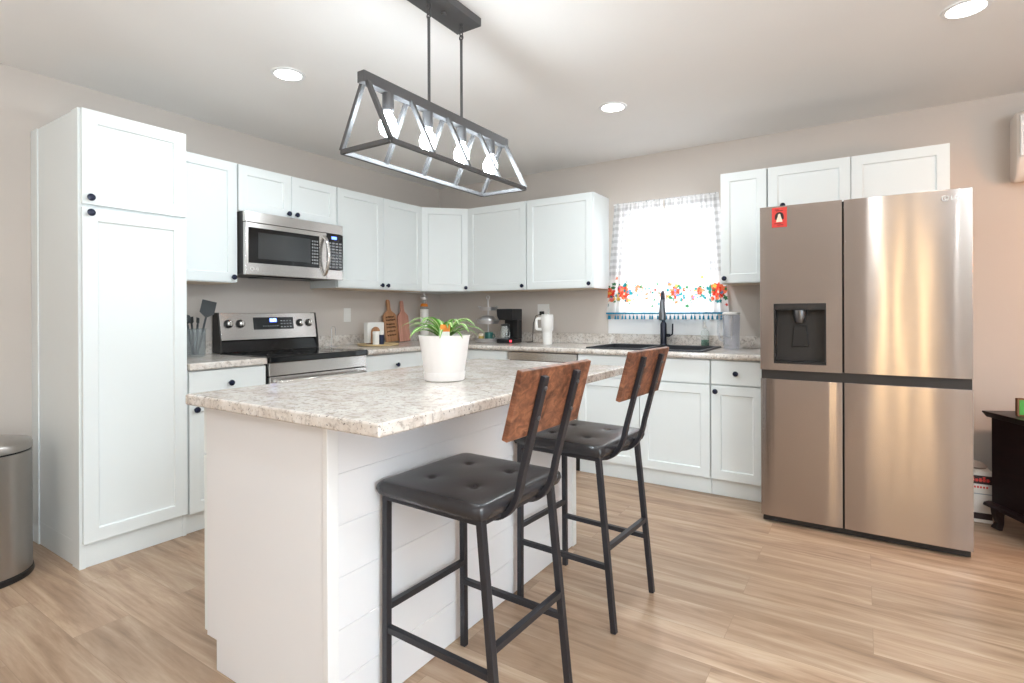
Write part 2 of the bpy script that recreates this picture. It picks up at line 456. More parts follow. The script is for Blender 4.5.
def base(label, loc, rz, w, name='base_cabinet', depth=.61, hide_body=False, top=.874):
    r = thing(name, label, 'cabinet', (loc[0], loc[1], 0), rz, 'white base cabinets')
    b = nb(); box(b, G, w-G, -depth, -.001, .105, top)
    P('body', b, 'white', r, bevel=.001)
    P('toe_kick', bx(G, w-G, -depth+.012, -depth+.03, .001, .105), 'white', r)
    return r
YF = -.6305
r = base('white base cabinet with drawer and door between pantry and range', (0, -2.765), LW, .446)
drawer(r, .004, .442, .716, .868, YF, .223, .79); door(r, .004, .442, .11, .708, YF, .035, .665)
r = base('white base cabinet with drawer just right of the range', (0, -1.551), LW, .62)
drawer(r, .004, .616, .716, .868, YF, .31, .785); door(r, .004, .308, .11, .708, YF, .28, .67); door(r, .312, .616, .11, .708, YF, .34, .67)
# corner base unit
r = thing('base_cabinet', 'white corner base cabinet behind the island and plant', 'cabinet', (0, 0, 0), 0, 'white base cabinets')
P('body', prism(nb(), [(.001, -.001), (.001, -.927), (.61, -.927), (.61, -.61), (1.243, -.61), (1.243, -.001)], .105, .874), 'white', r)
P('toe_kick', prism(nb(), [(.001, -.001), (.001, -.927), (.55, -.927), (.55, -.55), (1.243, -.55), (1.243, -.001)], .001, .105), 'white', r)
drawer(r, .85, 1.239, .716, .868, YF); door(r, .655, .846, .11, .868, YF); door(r, .85, 1.239, .11, .708, YF, .88, .665)
# dishwasher
r = thing('dishwasher', 'stainless steel dishwasher under the counter left of the sink cabinet', 'dishwasher', (1.246, 0, 0))
P('body', bx(.003, .617, -.60, -.02, .10, .868), 'black_plastic', r)
P('door', bx(.004, .616, -.632, -.601, .115, .80), 'steel', r, bevel=.003)
P('control_panel', bx(.004, .616, -.636, -.601, .806, .868), 'steel', r, bevel=.003)
P('toe_panel', bx(.003, .617, -.60, -.585, .001, .105), 'black_plastic', r)
# sink base + drawer base
r = base('wide white sink base cabinet with false drawer fronts and two doors', (1.867, 0), 0, .942)
# open the body top for the sink bowl
bpy.data.objects.remove(r.children[0])
b = nb(); box(b, G, .018, -.61, -.001, .105, .874); box(b, .924, .942-G, -.61, -.001, .105, .874); box(b, .018, .924, -.61, -.001, .105, .123); box(b, .018, .924, -.61, -.592, .123, .16); box(b, .018, .924, -.61, -.605, .16, .874)
P('body', b, 'white', r)
P('false_front', bx(.004, .469, YF, YF+.02, .716, .868), 'white', r, bevel=.002); P('false_front', bx(.473, .938, YF, YF+.02, .716, .868), 'white', r, bevel=.002)
door(r, .004, .469, .11, .708, YF, .44, .665); door(r, .473, .938, .11, .708, YF)
r = base('narrow white base cabinet with drawer and door beside the fridge', (2.810, 0), 0, .316)
drawer(r, .004, .312, .716, .868, YF, .155, .79); door(r, .004, .312, .11, .708, YF, .033, .672)

# ------------------------------------------------------------------ worktops
TZ = .914
t = tag(P('worktop', bx(.001, .647, -2.764, -2.319, .8755, TZ), 'granite', bevel=.008, seg=3), 'short speckled stone worktop between pantry and range', 'countertop')
P('backsplash', bx(.001, .02, -2.764, -2.319, TZ+.0002, 1.0), 'granite', t, bevel=.003)
SX0, SX1, SY0, SY1 = 1.93, 2.745, -.585, -.055
bm = nb()
outer = [(.001, -.001), (.001, -1.549), (.647, -1.549), (.647, -.647), (3.14, -.647), (3.14, -.001)]
# L slab as boxes welded around the sink opening
box(bm, .001, .647, -1.549, -.647, .8755, TZ); box(bm, .001, SX0, -.647, -.001, .8755, TZ); box(bm, SX1, 3.14, -.647, -.001, .8755, TZ)
box(bm, SX0, SX1, -.647, SY0, .8755, TZ); box(bm, SX0, SX1, SY1, -.001, .8755, TZ)
bmesh.ops.remove_doubles(bm, verts=bm.verts, dist=1e-5)
t = tag(P('worktop', bm, 'granite'), 'long L-shaped speckled stone worktop running around the corner to the fridge', 'countertop')
P('front_edge', tube(nb(), [(.647, -1.549, .895), (.647, -.647, .895), (3.14, -.647, .895)], .0185, 12), 'granite', t, smooth=True)
b = nb(); box(b, .001, .02, -1.549, -.001, TZ+.0002, 1.0); box(b, .02, 3.14, -.02, -.001, TZ+.0002, 1.0)
P('backsplash', b, 'granite', t, bevel=.003)

# ------------------------------------------------------------------ island
r = thing('island_cabinet', 'white kitchen island base with shiplap back and plain end panel', 'kitchen island', (0, 0, 0))
IY0, IY1 = -3.27, -1.756
P('body', bx(1.782, 2.385, IY0+.02, IY1-.002, .10, .8755), 'white', r)
P('end_panel', prism(nb(), [(1.782, .10), (1.84, .10), (1.84, 0.001), (2.39, 0.001), (2.39, .8755), (1.782, .8755)], IY0, IY0+.02, 'Y'), 'shiplap', r, bevel=.001)
P('end_panel', prism(nb(), [(1.782, .10), (1.84, .10), (1.84, 0.001), (2.39, 0.001), (2.39, .8755), (1.782, .8755)], IY1-.02, IY1, 'Y'), 'shiplap', r, bevel=.001)
P('toe_kick', bx(1.84, 1.86, IY0+.02, IY1-.02, .001, .10), 'white', r)
b = nb(); zz = .002
zs = [.002, .204, .352, .527, .655, .7625, .8755]
zs = [.002, .146, .291, .437, .583, .729, .8755]
for a, c in zip(zs, zs[1:]): box(b, 2.385, 2.402, IY0+.03, IY1-.03, a, c-.0016)
box(b, 2.385, 2.3995, IY0+.02, IY1-.02, .002, .875)
P('shiplap_panel', b, 'shiplap', r, bevel=.0012)
for y0, y1 in ((IY0-.003, IY0+.035), (IY1-.035, IY1+.003)):
    P('corner_trim', bx(2.366 if False else 2.388, 2.408, y0, y1, .001, .8755), 'trimwhite', r, bevel=.0015)
n = 3; L = (IY1-IY0)/n
for i in range(n):
    y0 = IY0+i*L+.003; y1 = IY0+(i+1)*L-.003
    bm = shaker(-y1, -y0, .11, .70, 0); d = P('door', bm, 'white', r, loc=(1.7605, 0, 0), rot=(0, 0, -PI/2), bevel=.0015)
    knob(d, -y1+.03, 0, .665)
    d = P('drawer', bx(-y1, -y0, 0, .02, .708, .868), 'white', r, loc=(1.7605, 0, 0), rot=(0, 0, -PI/2), bevel=.0015); knob(d, -(y0+y1)/2, 0, .79)
tag(P('island_worktop', bx(1.7486, 2.6615, -3.3226, -1.6844, .8765, .9125), 'granite', bevel=.007, seg=3), 'thick speckled stone top of the kitchen island', 'countertop')

# ------------------------------------------------------------------ range
r = thing('range', 'stainless steel electric range with black glass cooktop', 'range', (0, -2.314, 0), LW); w = .759
P('body', bx(0, w, -.625, -.03, .03, .8795), 'black_plastic', r)
P('cooktop', bx(0, w, -.664, -.105, .880, .919), 'black_glass', r, bevel=.007, seg=3)
for x, y, rad in ((.2, -.5, .1), (.56, -.5, .085), (.2, -.24, .075), (.56, -.24, .1)):
    P('burner_ring', tube(nb(), [(x+rad*math.cos(a*PI/20), y+rad*math.sin(a*PI/20), .9192) for a in range(40)], .0010, 4, True), 'dark_gap', r)
# backguard: black lower riser and tilted stainless console
P('riser', prism(nb(), [(-.03, .9195), (-.115, .9195), (-.09, 1.0), (-.03, 1.0)], .004, w-.004, 'X'), 'black_glass', r, bevel=.002)
con = P('console', prism(nb(), [(-.03, 1.0), (-.108, 1.0), (-.078, 1.183), (-.03, 1.183)], .012, w-.012, 'X'), 'steel', r, bevel=.003)
P('end_cap', prism(nb(), [(-.02, .9195), (-.118, .9195), (-.112, 1.0), (-.080, 1.186), (-.02, 1.186)], -.001, .012, 'X'), 'dark_gap', r, bevel=.003)
P('end_cap', prism(nb(), [(-.02, .9195), (-.118, .9195), (-.112, 1.0), (-.080, 1.186), (-.02, 1.186)], w-.012, w+.001, 'X'), 'dark_gap', r, bevel=.003)
tilt = math.atan2(.03, .183)
def on_console(x, z, off=0): return (x, -.108+(z-1.0)*.03/.183-off, z)
d = P('display', bx(-.155, .155, -.004, 0, -.043, .043), 'black_glass', con, loc=on_console(.40, 1.11, .0), rot=(-tilt, 0, 0), bevel=.001)
P('led_window', bx(-.035, .02, -.0046, -.004, .008, .034), 'blue_led', d)
text('clock_digits', '3:39', .026, 'white_led', d, (-.008, -.0049, .021), (PI/2, 0, 0))
b = nb()
for i in range(4):
    for j in range(3): box(b, .05+i*.024, .064+i*.024, -.0045, -.004, -.03+j*.022, -.024+j*.022)
for i in range(7): box(b, -.09+i*.018, -.079+i*.018, -.0045, -.004, -.022, -.018)
P('key_print', b, 'key', d)
for x in (.068, .150, .612, .690):
    k = P('control_knob', lathe(nb(), [(.027, 0), (.029, -.004), (.026, -.012)], 28, axis='Y'), 'black_plastic', con, loc=on_console(x, 1.11), rot=(-tilt, 0, 0), smooth=True)
    P('knob_cap', lathe(nb(), [(.020, -.0121), (.020, -.026), (.017, -.029), (.002, -.029)], 24, axis='Y'), 'handle_steel', k, smooth=True)
    P('grip', bx(-.005, .005, -.038, -.0291, -.018, .018), 'handle_steel', k, bevel=.002)
P('front_trim', bx(.002, w-.002, -.650, -.626, .80, .8795), 'steel', r, bevel=.003)
d = P('oven_door', bx(.004, w-.004, -.652, -.6255, .20, .795), 'steel', r, bevel=.004)
P('oven_window', bx(.10, w-.10, -.654, -.6521, .34, .66), 'smoke_glass', d, bevel=.001)
P('handle', tube(nb(), [(.05, -.652, .765), (.05, -.69, .765), (.06, -.698, .765), (w-.06, -.698, .765), (w-.05, -.69, .765), (w-.05, -.652, .765)], .013, 12), 'handle_steel', d, smooth=True)
P('storage_drawer', bx(.004, w-.004, -.648, -.6255, .06, .19), 'steel', r, bevel=.004)
b = nb()
for x in (.05, w-.05):
    for y in (-.55, -.1): lathe(b, [(.02, .001), (.02, .03)], 12, (x, y, 0))
P('foot', b, 'rubber', r)

# ------------------------------------------------------------------ microwave
r = thing('microwave', 'stainless over the range microwave with curved handle', 'microwave', (0, -2.3115, 1.425), LW); w = .757; H = .400
P('body', bx(0, w, -.372, -.002, 0.004, H), 'dark_gap', r, bevel=.002)
P('vent_strip', bx(0, w, -.398, -.3725, .333, H), 'steel', r, bevel=.003)
d = P('door', bx(.002, .612, -.400, -.3725, .0, .330), 'steel', r, bevel=.003)
P('glass_panel', bx(.022, .548, -.4025, -.4002, .075, .300), 'black_glass', d, bevel=.001)
P('window', bx(.085, .475, -.4032, -.4026, .105, .272), 'smoke_glass', d)
b = nb()
for i in range(4):
    for j in range(8): box(b, .486+i*.014, .494+i*.014, -.4032, -.4026, .10+j*.022, .112+j*.022)
P('key_print', b, 'key', d)
pts = []
for i in range(13):
    a = i/12; pts.append((.592, -.400-.048*math.sin(PI*a)**.6, .028+.275*a))
P('handle', tube(nb(), pts, .013, 12), 'handle_steel', d, smooth=True)
text('logo', 'LG', .024, 'silver_txt', d, (.075, -.4006, .036), (PI/2, 0, 0))
b = nb(); tube(b, [(.045+.011*math.cos(a*PI/10), -.4006, .037+.011*math.sin(a*PI/10)) for a in range(20)], .0015, 5, True)
P('badge', b, 'silver_txt', d)
c = P('control_panel', bx(.615, w, -.400, -.3725, .072, .330), 'black_glass', r, bevel=.002)
P('lower_strip', bx(.615, w, -.400, -.3725, 0, .069), 'steel', r, bevel=.002)
P('led_window', bx(.655, .70, -.4006, -.4001, .292, .312), 'blue_led', c)
b = nb()
for i in range(4):
    for j in range(9): box(b, .628+i*.031, .650+i*.031, -.4006, -.4001, .085+j*.0215, .096+j*.0215)
P('key_print', b, 'key', c)
b = nb(); box(b, .2, .55, -.3, -.1, -.004, .0035)
P('under_vent', b, 'black_plastic', r)

# ------------------------------------------------------------------ fridge
r = thing('fridge', 'large stainless four door fridge with water dispenser', 'refrigerator', (3.148, 0, 0)); w = .921
P('body', bx(.006, w-.006, -.845, -.06, .03, 1.745), 'steel_grey', r, bevel=.004)
xs = .398
def fdoor(x0, x1, z0, z1, name='door'):
    # softly crowned door leaf
    poly = [(x0, -.852)]
    n = 10
    for i in range(n+1):
        a = i/n; poly.append((x0+(x1-x0)*a, -.9345-.0016*math.sin(PI*a)**.5 if 0 < a < 1 else -.930))
    poly.append((x1, -.852))
    return P(name, prism(nb(), poly, z0, z1), 'fridge_steel', r, bevel=.002)
# freezer door with an opening for the dispenser is built from four pieces in one mesh
DX0, DX1, DZ0, DZ1 = .071, .322, .893, 1.222
bm = nb()
fy = -.9405
for a in ((.003, DX0, .856, 1.758), (DX1, xs-.004, .856, 1.758), (DX0, DX1, .856, DZ0), (DX0, DX1, DZ1, 1.758)):
    box(bm, a[0], a[1], fy, -.852, a[2], a[3])
bmesh.ops.remove_doubles(bm, verts=bm.verts, dist=1e-5)
bmesh.ops.delete(bm, geom=[f for f in bm.faces if any(abs(f.calc_center_median().x-q) < 1e-4 for q in (DX0, DX1)) and not (DZ0 < f.calc_center_median().z < DZ1 and f.calc_center_median().z > 0) ], context='FACES_ONLY') if False else None
fd = P('door', bm, 'fridge_steel', r, label='upper freezer door with dispenser')
bm = nb(); box(bm, DX0, DX1, -.875, -.862, DZ0, DZ1)
dp = P('dispenser', bm, 'dark_gap', r)
b = nb(); t_ = .008
box(b, DX0, DX1, -.944, -.875, DZ1-.036, DZ1); box(b, DX0, DX0+t_, -.943, -.875, DZ0, DZ1-.036); box(b, DX1-t_, DX1, -.943, -.875, DZ0, DZ1-.036); box(b, DX0+t_, DX1-t_, -.943, -.875, DZ0, DZ0+.012)
P('dispenser_frame', b, 'black_plastic', dp, bevel=.001)
P('control_strip', bx(DX0+.012, DX1-.05, -.9446, -.9441, DZ1-.028, DZ1-.010), 'dark_gap', dp)
P('spout', lathe(nb(), [(.034, 1.187), (.034, 1.16), (.026, 1.13), (.02, 1.118)], 20, (.196, -.905, 0)), 'steel_grey', dp, smooth=True)
P('paddle', prism(nb(), [(-.03, 1.10), (.03, 1.10), (.042, .985), (-.042, .985)], -.889, -.8755, 'Y'), 'black_plastic', dp, loc=(.196, 0, 0), bevel=.003)
fdoor(xs+.004, w-.003, .856, 1.758)
fdoor(.003, xs-.004, .045, .806); fdoor(xs+.004, w-.003, .045, .806)
P('grip_channel', bx(.005, w-.005, -.915, -.846, .8065, .8555), 'dark_gap', r)
P('centre_gasket', bx(xs-.004, xs+.004, -.905, -.846, .045, 1.755), 'rubber', r)
P('kick_grille', bx(.01, w-.01, -.90, -.80, .008, .0445), 'black_plastic', r)
b = nb(); tube(b, [(.815+.012*math.cos(a*PI/10), -.9425, 1.715+.012*math.sin(a*PI/10)) for a in range(20)], .0018, 5, True); box(b, .813, .816, -.9432, -.9422, 1.708, 1.722); box(b, .816, .823, -.9432, -.9422, 1.708, 1.711)
P('badge', b, 'silver_txt', r)
text('logo', 'LG', .026, 'silver_txt', r, (.852, -.9408, 1.715), (PI/2, 0, 0))
b = nb()
for x in (.06, w-.06): lathe(b, [(.022, .001), (.022, .0295)], 12, (x, -.75, 0)); lathe(b, [(.022, .001), (.022, .0295)], 12, (x, -.15, 0))
P('foot', b, 'rubber', r)
# magnet card
m_ = thing('fridge_magnet', 'small red picture card stuck to the upper fridge door', 'magnet', (3.249, -.9412, 1.696))
P('card', bx(-.037, .037, -.002, 0, -.054, .054), 'red', m_)
P('arch_print', prism(nb(), [(-.022, -.012)]+[(.022*math.cos(PI-a*PI/10), .005+.024*math.sin(a*PI/10)) for a in range(11)]+[(.022, -.012)], -.0026, -.0021, 'Y'), 'dark_print', m_)
P('figure_print', prism(nb(), [(-.016, -.026), (.016, -.026), (.012, -.008), (.007, .006), (.006, .015), (0, .02), (-.006, .015), (-.007, .006), (-.012, -.008)], -.0031, -.0027, 'Y'), 'cream', m_)
b = nb()
for x, z, ww in ((-.012, .042, .02), (.0, .036, .034), (-.008, -.034, .034), (.004, -.042, .03)): box(b, x-ww/2, x+ww/2, -.0026, -.0021, z-.002, z+.002)
P('caption_print', b, 'dred', m_)

# ------------------------------------------------------------------ sink + faucet
r = thing('sink', 'black double bowl drop-in sink under the window', 'sink', (0, 0, TZ))
bm = nb()
X0, X1, Y0, Y1 = 1.917, 2.757, -.60, -.042
def rect(x0, x1, y0, y1, z): return [bm.verts.new(p) for p in ((x0, y0, z), (x1, y0, z), (x1, y1, z), (x0, y1, z))]
xm = 2.337
for a, c in ((X0, xm), (xm, X1)):
    k0 = .03 if a == X0 else .012; k1 = .03 if c == X1 else .012
    A = rect(a, c, Y0, Y1, .0005); B = rect(a+(.004 if a == X0 else 0), c-(.004 if c == X1 else 0), Y0+.004, Y1-.004, .011)
    D = rect(a+k0, c-k1, Y0+.03, Y1-.085, .011); E_ = rect(a+k0+.012, c-k1-.012, Y0+.042, Y1-.097, -.2)
    for U, V in ((A, B), (B, D), (D, E_)):
        for i in range(4): bm.faces.new((U[i], U[(i+1) % 4], V[(i+1) % 4], V[i]))
    bm.faces.new(E_)
bmesh.ops.recalc_face_normals(bm, faces=bm.faces)
P('basin', bm, 'sink', r, bevel=.002)
b = nb()
for x in (2.13, 2.545): lathe(b, [(.04, -.1995), (.04, -.196), (.03, -.195)], 20, (x, -.33, 0))
P('drain', b, 'chrome', r, smooth=True)
r = thing('faucet', 'dark pull-down kitchen faucet with side lever at the sink', 'faucet', (2.338, -.088, TZ+.0115))
P('base_ring', lathe(nb(), [(.028, 0), (.028, .006), (.022, .012)], 24), 'faucet', r, smooth=True)
P('post', lathe(nb(), [(.024, .0121), (.024, .16), (.019, .175)], 24), 'faucet', r, smooth=True)
pts = [(0, 0, .17), (0, 0, .335)]
R_ = .066
for i in range(1, 13):
    a = PI*i/12; pts.append((R_*.25*(1-math.cos(a)), -R_*(1-math.cos(a)), .335+R_*1.1*math.sin(a)))
P('neck', tube(nb(), pts, .0135, 14), 'faucet', r, smooth=True)
e = pts[-1]
P('spray_head', lathe(nb(), [(.0145, 0), (.018, -.02), (.025, -.10), (.027, -.15), (.020, -.156)], 22, (e[0], e[1], e[2]+.012)), 'steel_grey', r, smooth=True, label='lighter grey spray head')
b = nb(); tube(b, [(.018, 0, .075), (.05, -.01, .075)], .012, 12); tube(b, [(.05, -.01, .072), (.075, -.02, .085), (.078, -.022, .165)], .006, 10)
P('lever', b, 'faucet', r, smooth=True)

# ------------------------------------------------------------------ curtains
def blend(a, b, t): return tuple(a[i]*(1-t)+b[i]*t for i in range(3))
def motif_set(seed, w, big):
    rnd = random.Random(seed); ms = []
    red = (.85, .06, .035); coral = (.95, .22, .10); yel = (.95, .62, .12); pink = (.92, .20, .45); teal = (.02, .24, .26); grn = (.05, .20, .08); blu = (.08, .26, .5)
    for bx_, sz in big:
        for k in range(7):
            a = k*2*PI/7+.3; ms.append((bx_+sz*.50*math.cos(a), .165+sz*.45*math.sin(a), sz*.46, coral if k % 2 else red))
        ms.append((bx_, .165, sz*.5, red)); ms.append((bx_+.005, .17, sz*.22, coral)); ms.append((bx_-sz*.1, .155, sz*.14, (.98, .85, .7)))
        for k in range(9):
            a = rnd.uniform(0, 2*PI); ms.append((bx_+sz*1.25*math.cos(a), .16+sz*1.1*math.sin(a), sz*.24, rnd.choice((grn, teal, teal, yel))))
    for q in range(7):
        fx, fz, fr_ = w*(q+.5+rnd.uniform(-.3, .3))/7, rnd.uniform(.10, .20), rnd.uniform(.014, .024); fc = rnd.choice((coral, pink, red, coral))
        for k in range(5): ms.append((fx+fr_*.6*math.cos(k*1.257+q), fz+fr_*.6*math.sin(k*1.257+q), fr_*.55, fc if k % 2 else coral))
        for k in range(4):
            a = rnd.uniform(0, 2*PI); ms.append((fx+fr_*1.7*math.cos(a), fz+fr_*1.7*math.sin(a), rnd.uniform(.006, .010), rnd.choice((grn, teal))))
    for k in range(45):
        x = rnd.uniform(0, w); z = rnd.gauss(.155, .055)
        if z < .045: continue
        ms.append((x, z, rnd.uniform(.007, .015), rnd.choice((red, coral, pink, teal, teal, grn, yel, blu, coral, teal, grn))))
    return ms
def curtain(label, x0, x1, xb0, xb1, seed, big, ph):
    zt, zb = 2.066, 1.172; w = .62; H = zt-zb
    nx, nz = 150, 180
    ms = motif_set(seed, w, big)
    me = bpy.data.meshes.new('curtain'); vs_, fs, cs = [], [], []
    for j in range(nz+1):
        tz = j/nz; z = zb+H*tz
        for i in range(nx+1):
            s = i/nx
            a0 = xb0+(x0-xb0)*tz; a1 = xb1+(x1-xb1)*tz
            amp = .010*(1+.7*math.sin(s*9+ph))*(1-.35*tz)+.002
            x = a0+(a1-a0)*(s+.012*math.sin(s*2*PI*7+ph))
            y = -.052+amp*math.sin(2*PI*(s*8.2+.12*math.sin(3*s+ph)+.05*(1-tz)))+.003*math.sin(s*41+ph)
            if tz > .94: y = -.052+(y+.052)*.6+.004*math.sin(2*PI*s*26)
            vs_.append((x, y, z))
            u, v = s*w, H*tz
            g = 1.0
            q = .026
            cu, cv = (u/q) % 2 < 1, (v/q) % 2 < 1
            tone = .60 if (cu and cv) else (.78 if (cu or cv) else .95)
            fade = min(1, max(0, (v-.27)/.03))         # the gingham stops above the printed border
            base_ = blend((.95, .95, .95), (tone, tone, tone*1.01), fade)
            for mx_, mz_, mr, mc in ms:
                dx, dz = u-mx_, v-mz_
                if abs(dx) < mr*1.3 and abs(dz) < mr*1.3:
                    ang = math.atan2(dz, dx); rr = mr*(1+.22*math.sin(5*ang+mx_*90))
                    if dx*dx+dz*dz < rr*rr: base_ = mc
            cs.append(base_)
    for j in range(nz):
        for i in range(nx):
            k = j*(nx+1)+i; fs.append((k, k+1, k+nx+2, k+nx+1))
    me.from_pydata(vs_, [], fs)
    at = me.color_attributes.new('pattern', 'FLOAT_COLOR', 'POINT')
    at.data.foreach_set('color', [c for q in cs for c in (q[0], q[1], q[2], 1)])
    me.polygons.foreach_set('use_smooth', [True]*len(fs))
    me.materials.append(M['curtain'])
    root = thing('curtain', label, 'curtain', (0, 0, 0), 0, 'kitchen window curtains')
    o = bpy.data.objects.new('fabric', me); C.objects.link(o); o.parent = root
    row = [vs_[i] for i in range(nx+1)]
    b = nb(); tube(b, [(x, y, zb-.002) for x, y, z in row[::2]], .005, 4, square=True, h=.0065)
    P('hem_trim', b, 'teal', root)
    first = None
    nt_ = 15
    for k in range(nt_):
        i = int((k+.5)/nt_*nx); x, y, z = row[i]
        if first is None:
            bb = nb(); tube(bb, [(0, 0, 0), (0, 0, -.014)], .0015, 5); lathe(bb, [(.003, -.012), (.0065, -.017), (.006, -.021), (.0085, -.038), (.0075, -.042)], 8)
            first = P('tassel', bb, 'teal', root, loc=(x, y, zb-.008), smooth=True)
        else:
            c = first.copy(); C.objects.link(c); c.parent = root; c.location = (x, y, zb-.008)
    b = nb(); tube(b, [(x0-.004, -.052, 2.058), (x1+.003, -.052, 2.058)], .006, 10)
    P('rod', b, 'trimwhite', root, smooth=True)
    return root
curtain('left half of the floral tasselled curtain pair over the sink', 1.922, 2.325, 1.842, 2.325, 3, [(.20, .062), (.035, .052)], .4)
curtain('right half of the floral tasselled curtain pair, nearer the fridge', 2.333, 2.738, 2.333, 2.806, 11, [(.11, .052), (.545, .066), (.36, .036)], 2.1)

# ------------------------------------------------------------------ pendant
r = thing('pendant_light', 'dark metal trapezoid cage pendant with four bulbs over the island', 'light', (2.2, -2.52, 0))
P('canopy', bx(-.068, .062, -.185, .165, CEIL-.036, CEIL-.0005), 'lamp_metal', r, bevel=.002)
P('canopy_screw', lathe(nb(), [(.010, CEIL-.050), (.012, CEIL-.044), (.007, CEIL-.0362)], 14, (0, -.01, 0)), 'lamp_metal', r, smooth=True)
BT, BB = 2.005, 1.966
for yy in (-.10, .105):
    P('rod', tube(nb(), [(0, yy, BT), (0, yy, 2.345)], .006, 10), 'lamp_metal', r, smooth=True)
    b = nb(); tube(b, [(0, yy, 2.395), (0, yy, CEIL-.0362)], .008, 10)
    tube(b, [(.0+.009*math.cos(a*PI/6), yy, 2.386+.012*math.sin(a*PI/6)) for a in range(12)], .0028, 6, True)
    tube(b, [(0, yy+.009*math.cos(a*PI/6), 2.366+.013*math.sin(a*PI/6)) for a in range(12)], .0028, 6, True)
    tube(b, [(.009*math.cos(a*PI/6), yy, 2.350+.010*math.sin(a*PI/6)) for a in range(12)], .0028, 6, True)
    P('swivel_link', b, 'lamp_metal', r, smooth=True)
P('top_bar', bx(-.017, .017, -.447, .440, BB, BT), 'lamp_metal', r, bevel=.0015)
LZ = 1.752; hw = .122; y0, y1 = -.426, .422
b = nb()
for p, q in (((-hw, y0), (hw, y0)), ((hw, y0), (hw, y1)), ((hw, y1), (-hw, y1)), ((-hw, y1), (-hw, y0))):
    tube(b, [(p[0], p[1], LZ), (q[0], q[1], LZ)], .0075, square=True, up=(0, 0, 1))
P('lower_frame', b, 'lamp_metal', r)
for i in range(5):
    yy = y0+(y1-y0)*i/4
    for s in (-1, 1):
        P('cage_bar', tube(nb(), [(s*.014, yy, BB+.004), (s*hw, yy, LZ+.004)], .0075, square=True, up=(0, 1, 0)), 'lamp_metal', r)
for i in range(4):
    yy = y0+(y1-y0)*(i+.5)/4
    s = P('socket', lathe(nb(), [(.021, BB-.0002), (.021, BB-.056), (.018, BB-.062)], 20, (0, yy, 0)), 'lamp_metal', r, smooth=True)
    P('bulb', lathe(nb(), [(.014, BB-.0622), (.016, BB-.075), (.026, BB-.090), (.033, BB-.110), (.033, BB-.125), (.026, BB-.142), (.012, BB-.152), (.001, BB-.154)], 24, (0, yy, 0)), 'bulb', s, smooth=True)

# ------------------------------------------------------------------ recessed downlights
for (x, y), lab in zip(CANS[:3], ('lit recessed ceiling light above the pantry side of the room', 'lit recessed ceiling light in front of the corner cabinets and window', 'lit recessed ceiling light above the fridge, cut by the top of the photo')):
    r = thing('recessed_light', lab, 'light', (x, y, CEIL-.0005), 0, 'recessed ceiling lights')
    b = nb(); lathe(b, [(.086, 0), (.084, -.004), (.068, -.006), (.066, -.002)], 36, cap=False)
    P('trim_ring', b, 'trimwhite', r, smooth=True)
    P('lens', lathe(nb(), [(.067, -.0015), (.066, -.004), (.02, -.005), (.002, -.005)], 36), 'can', r, smooth=True)

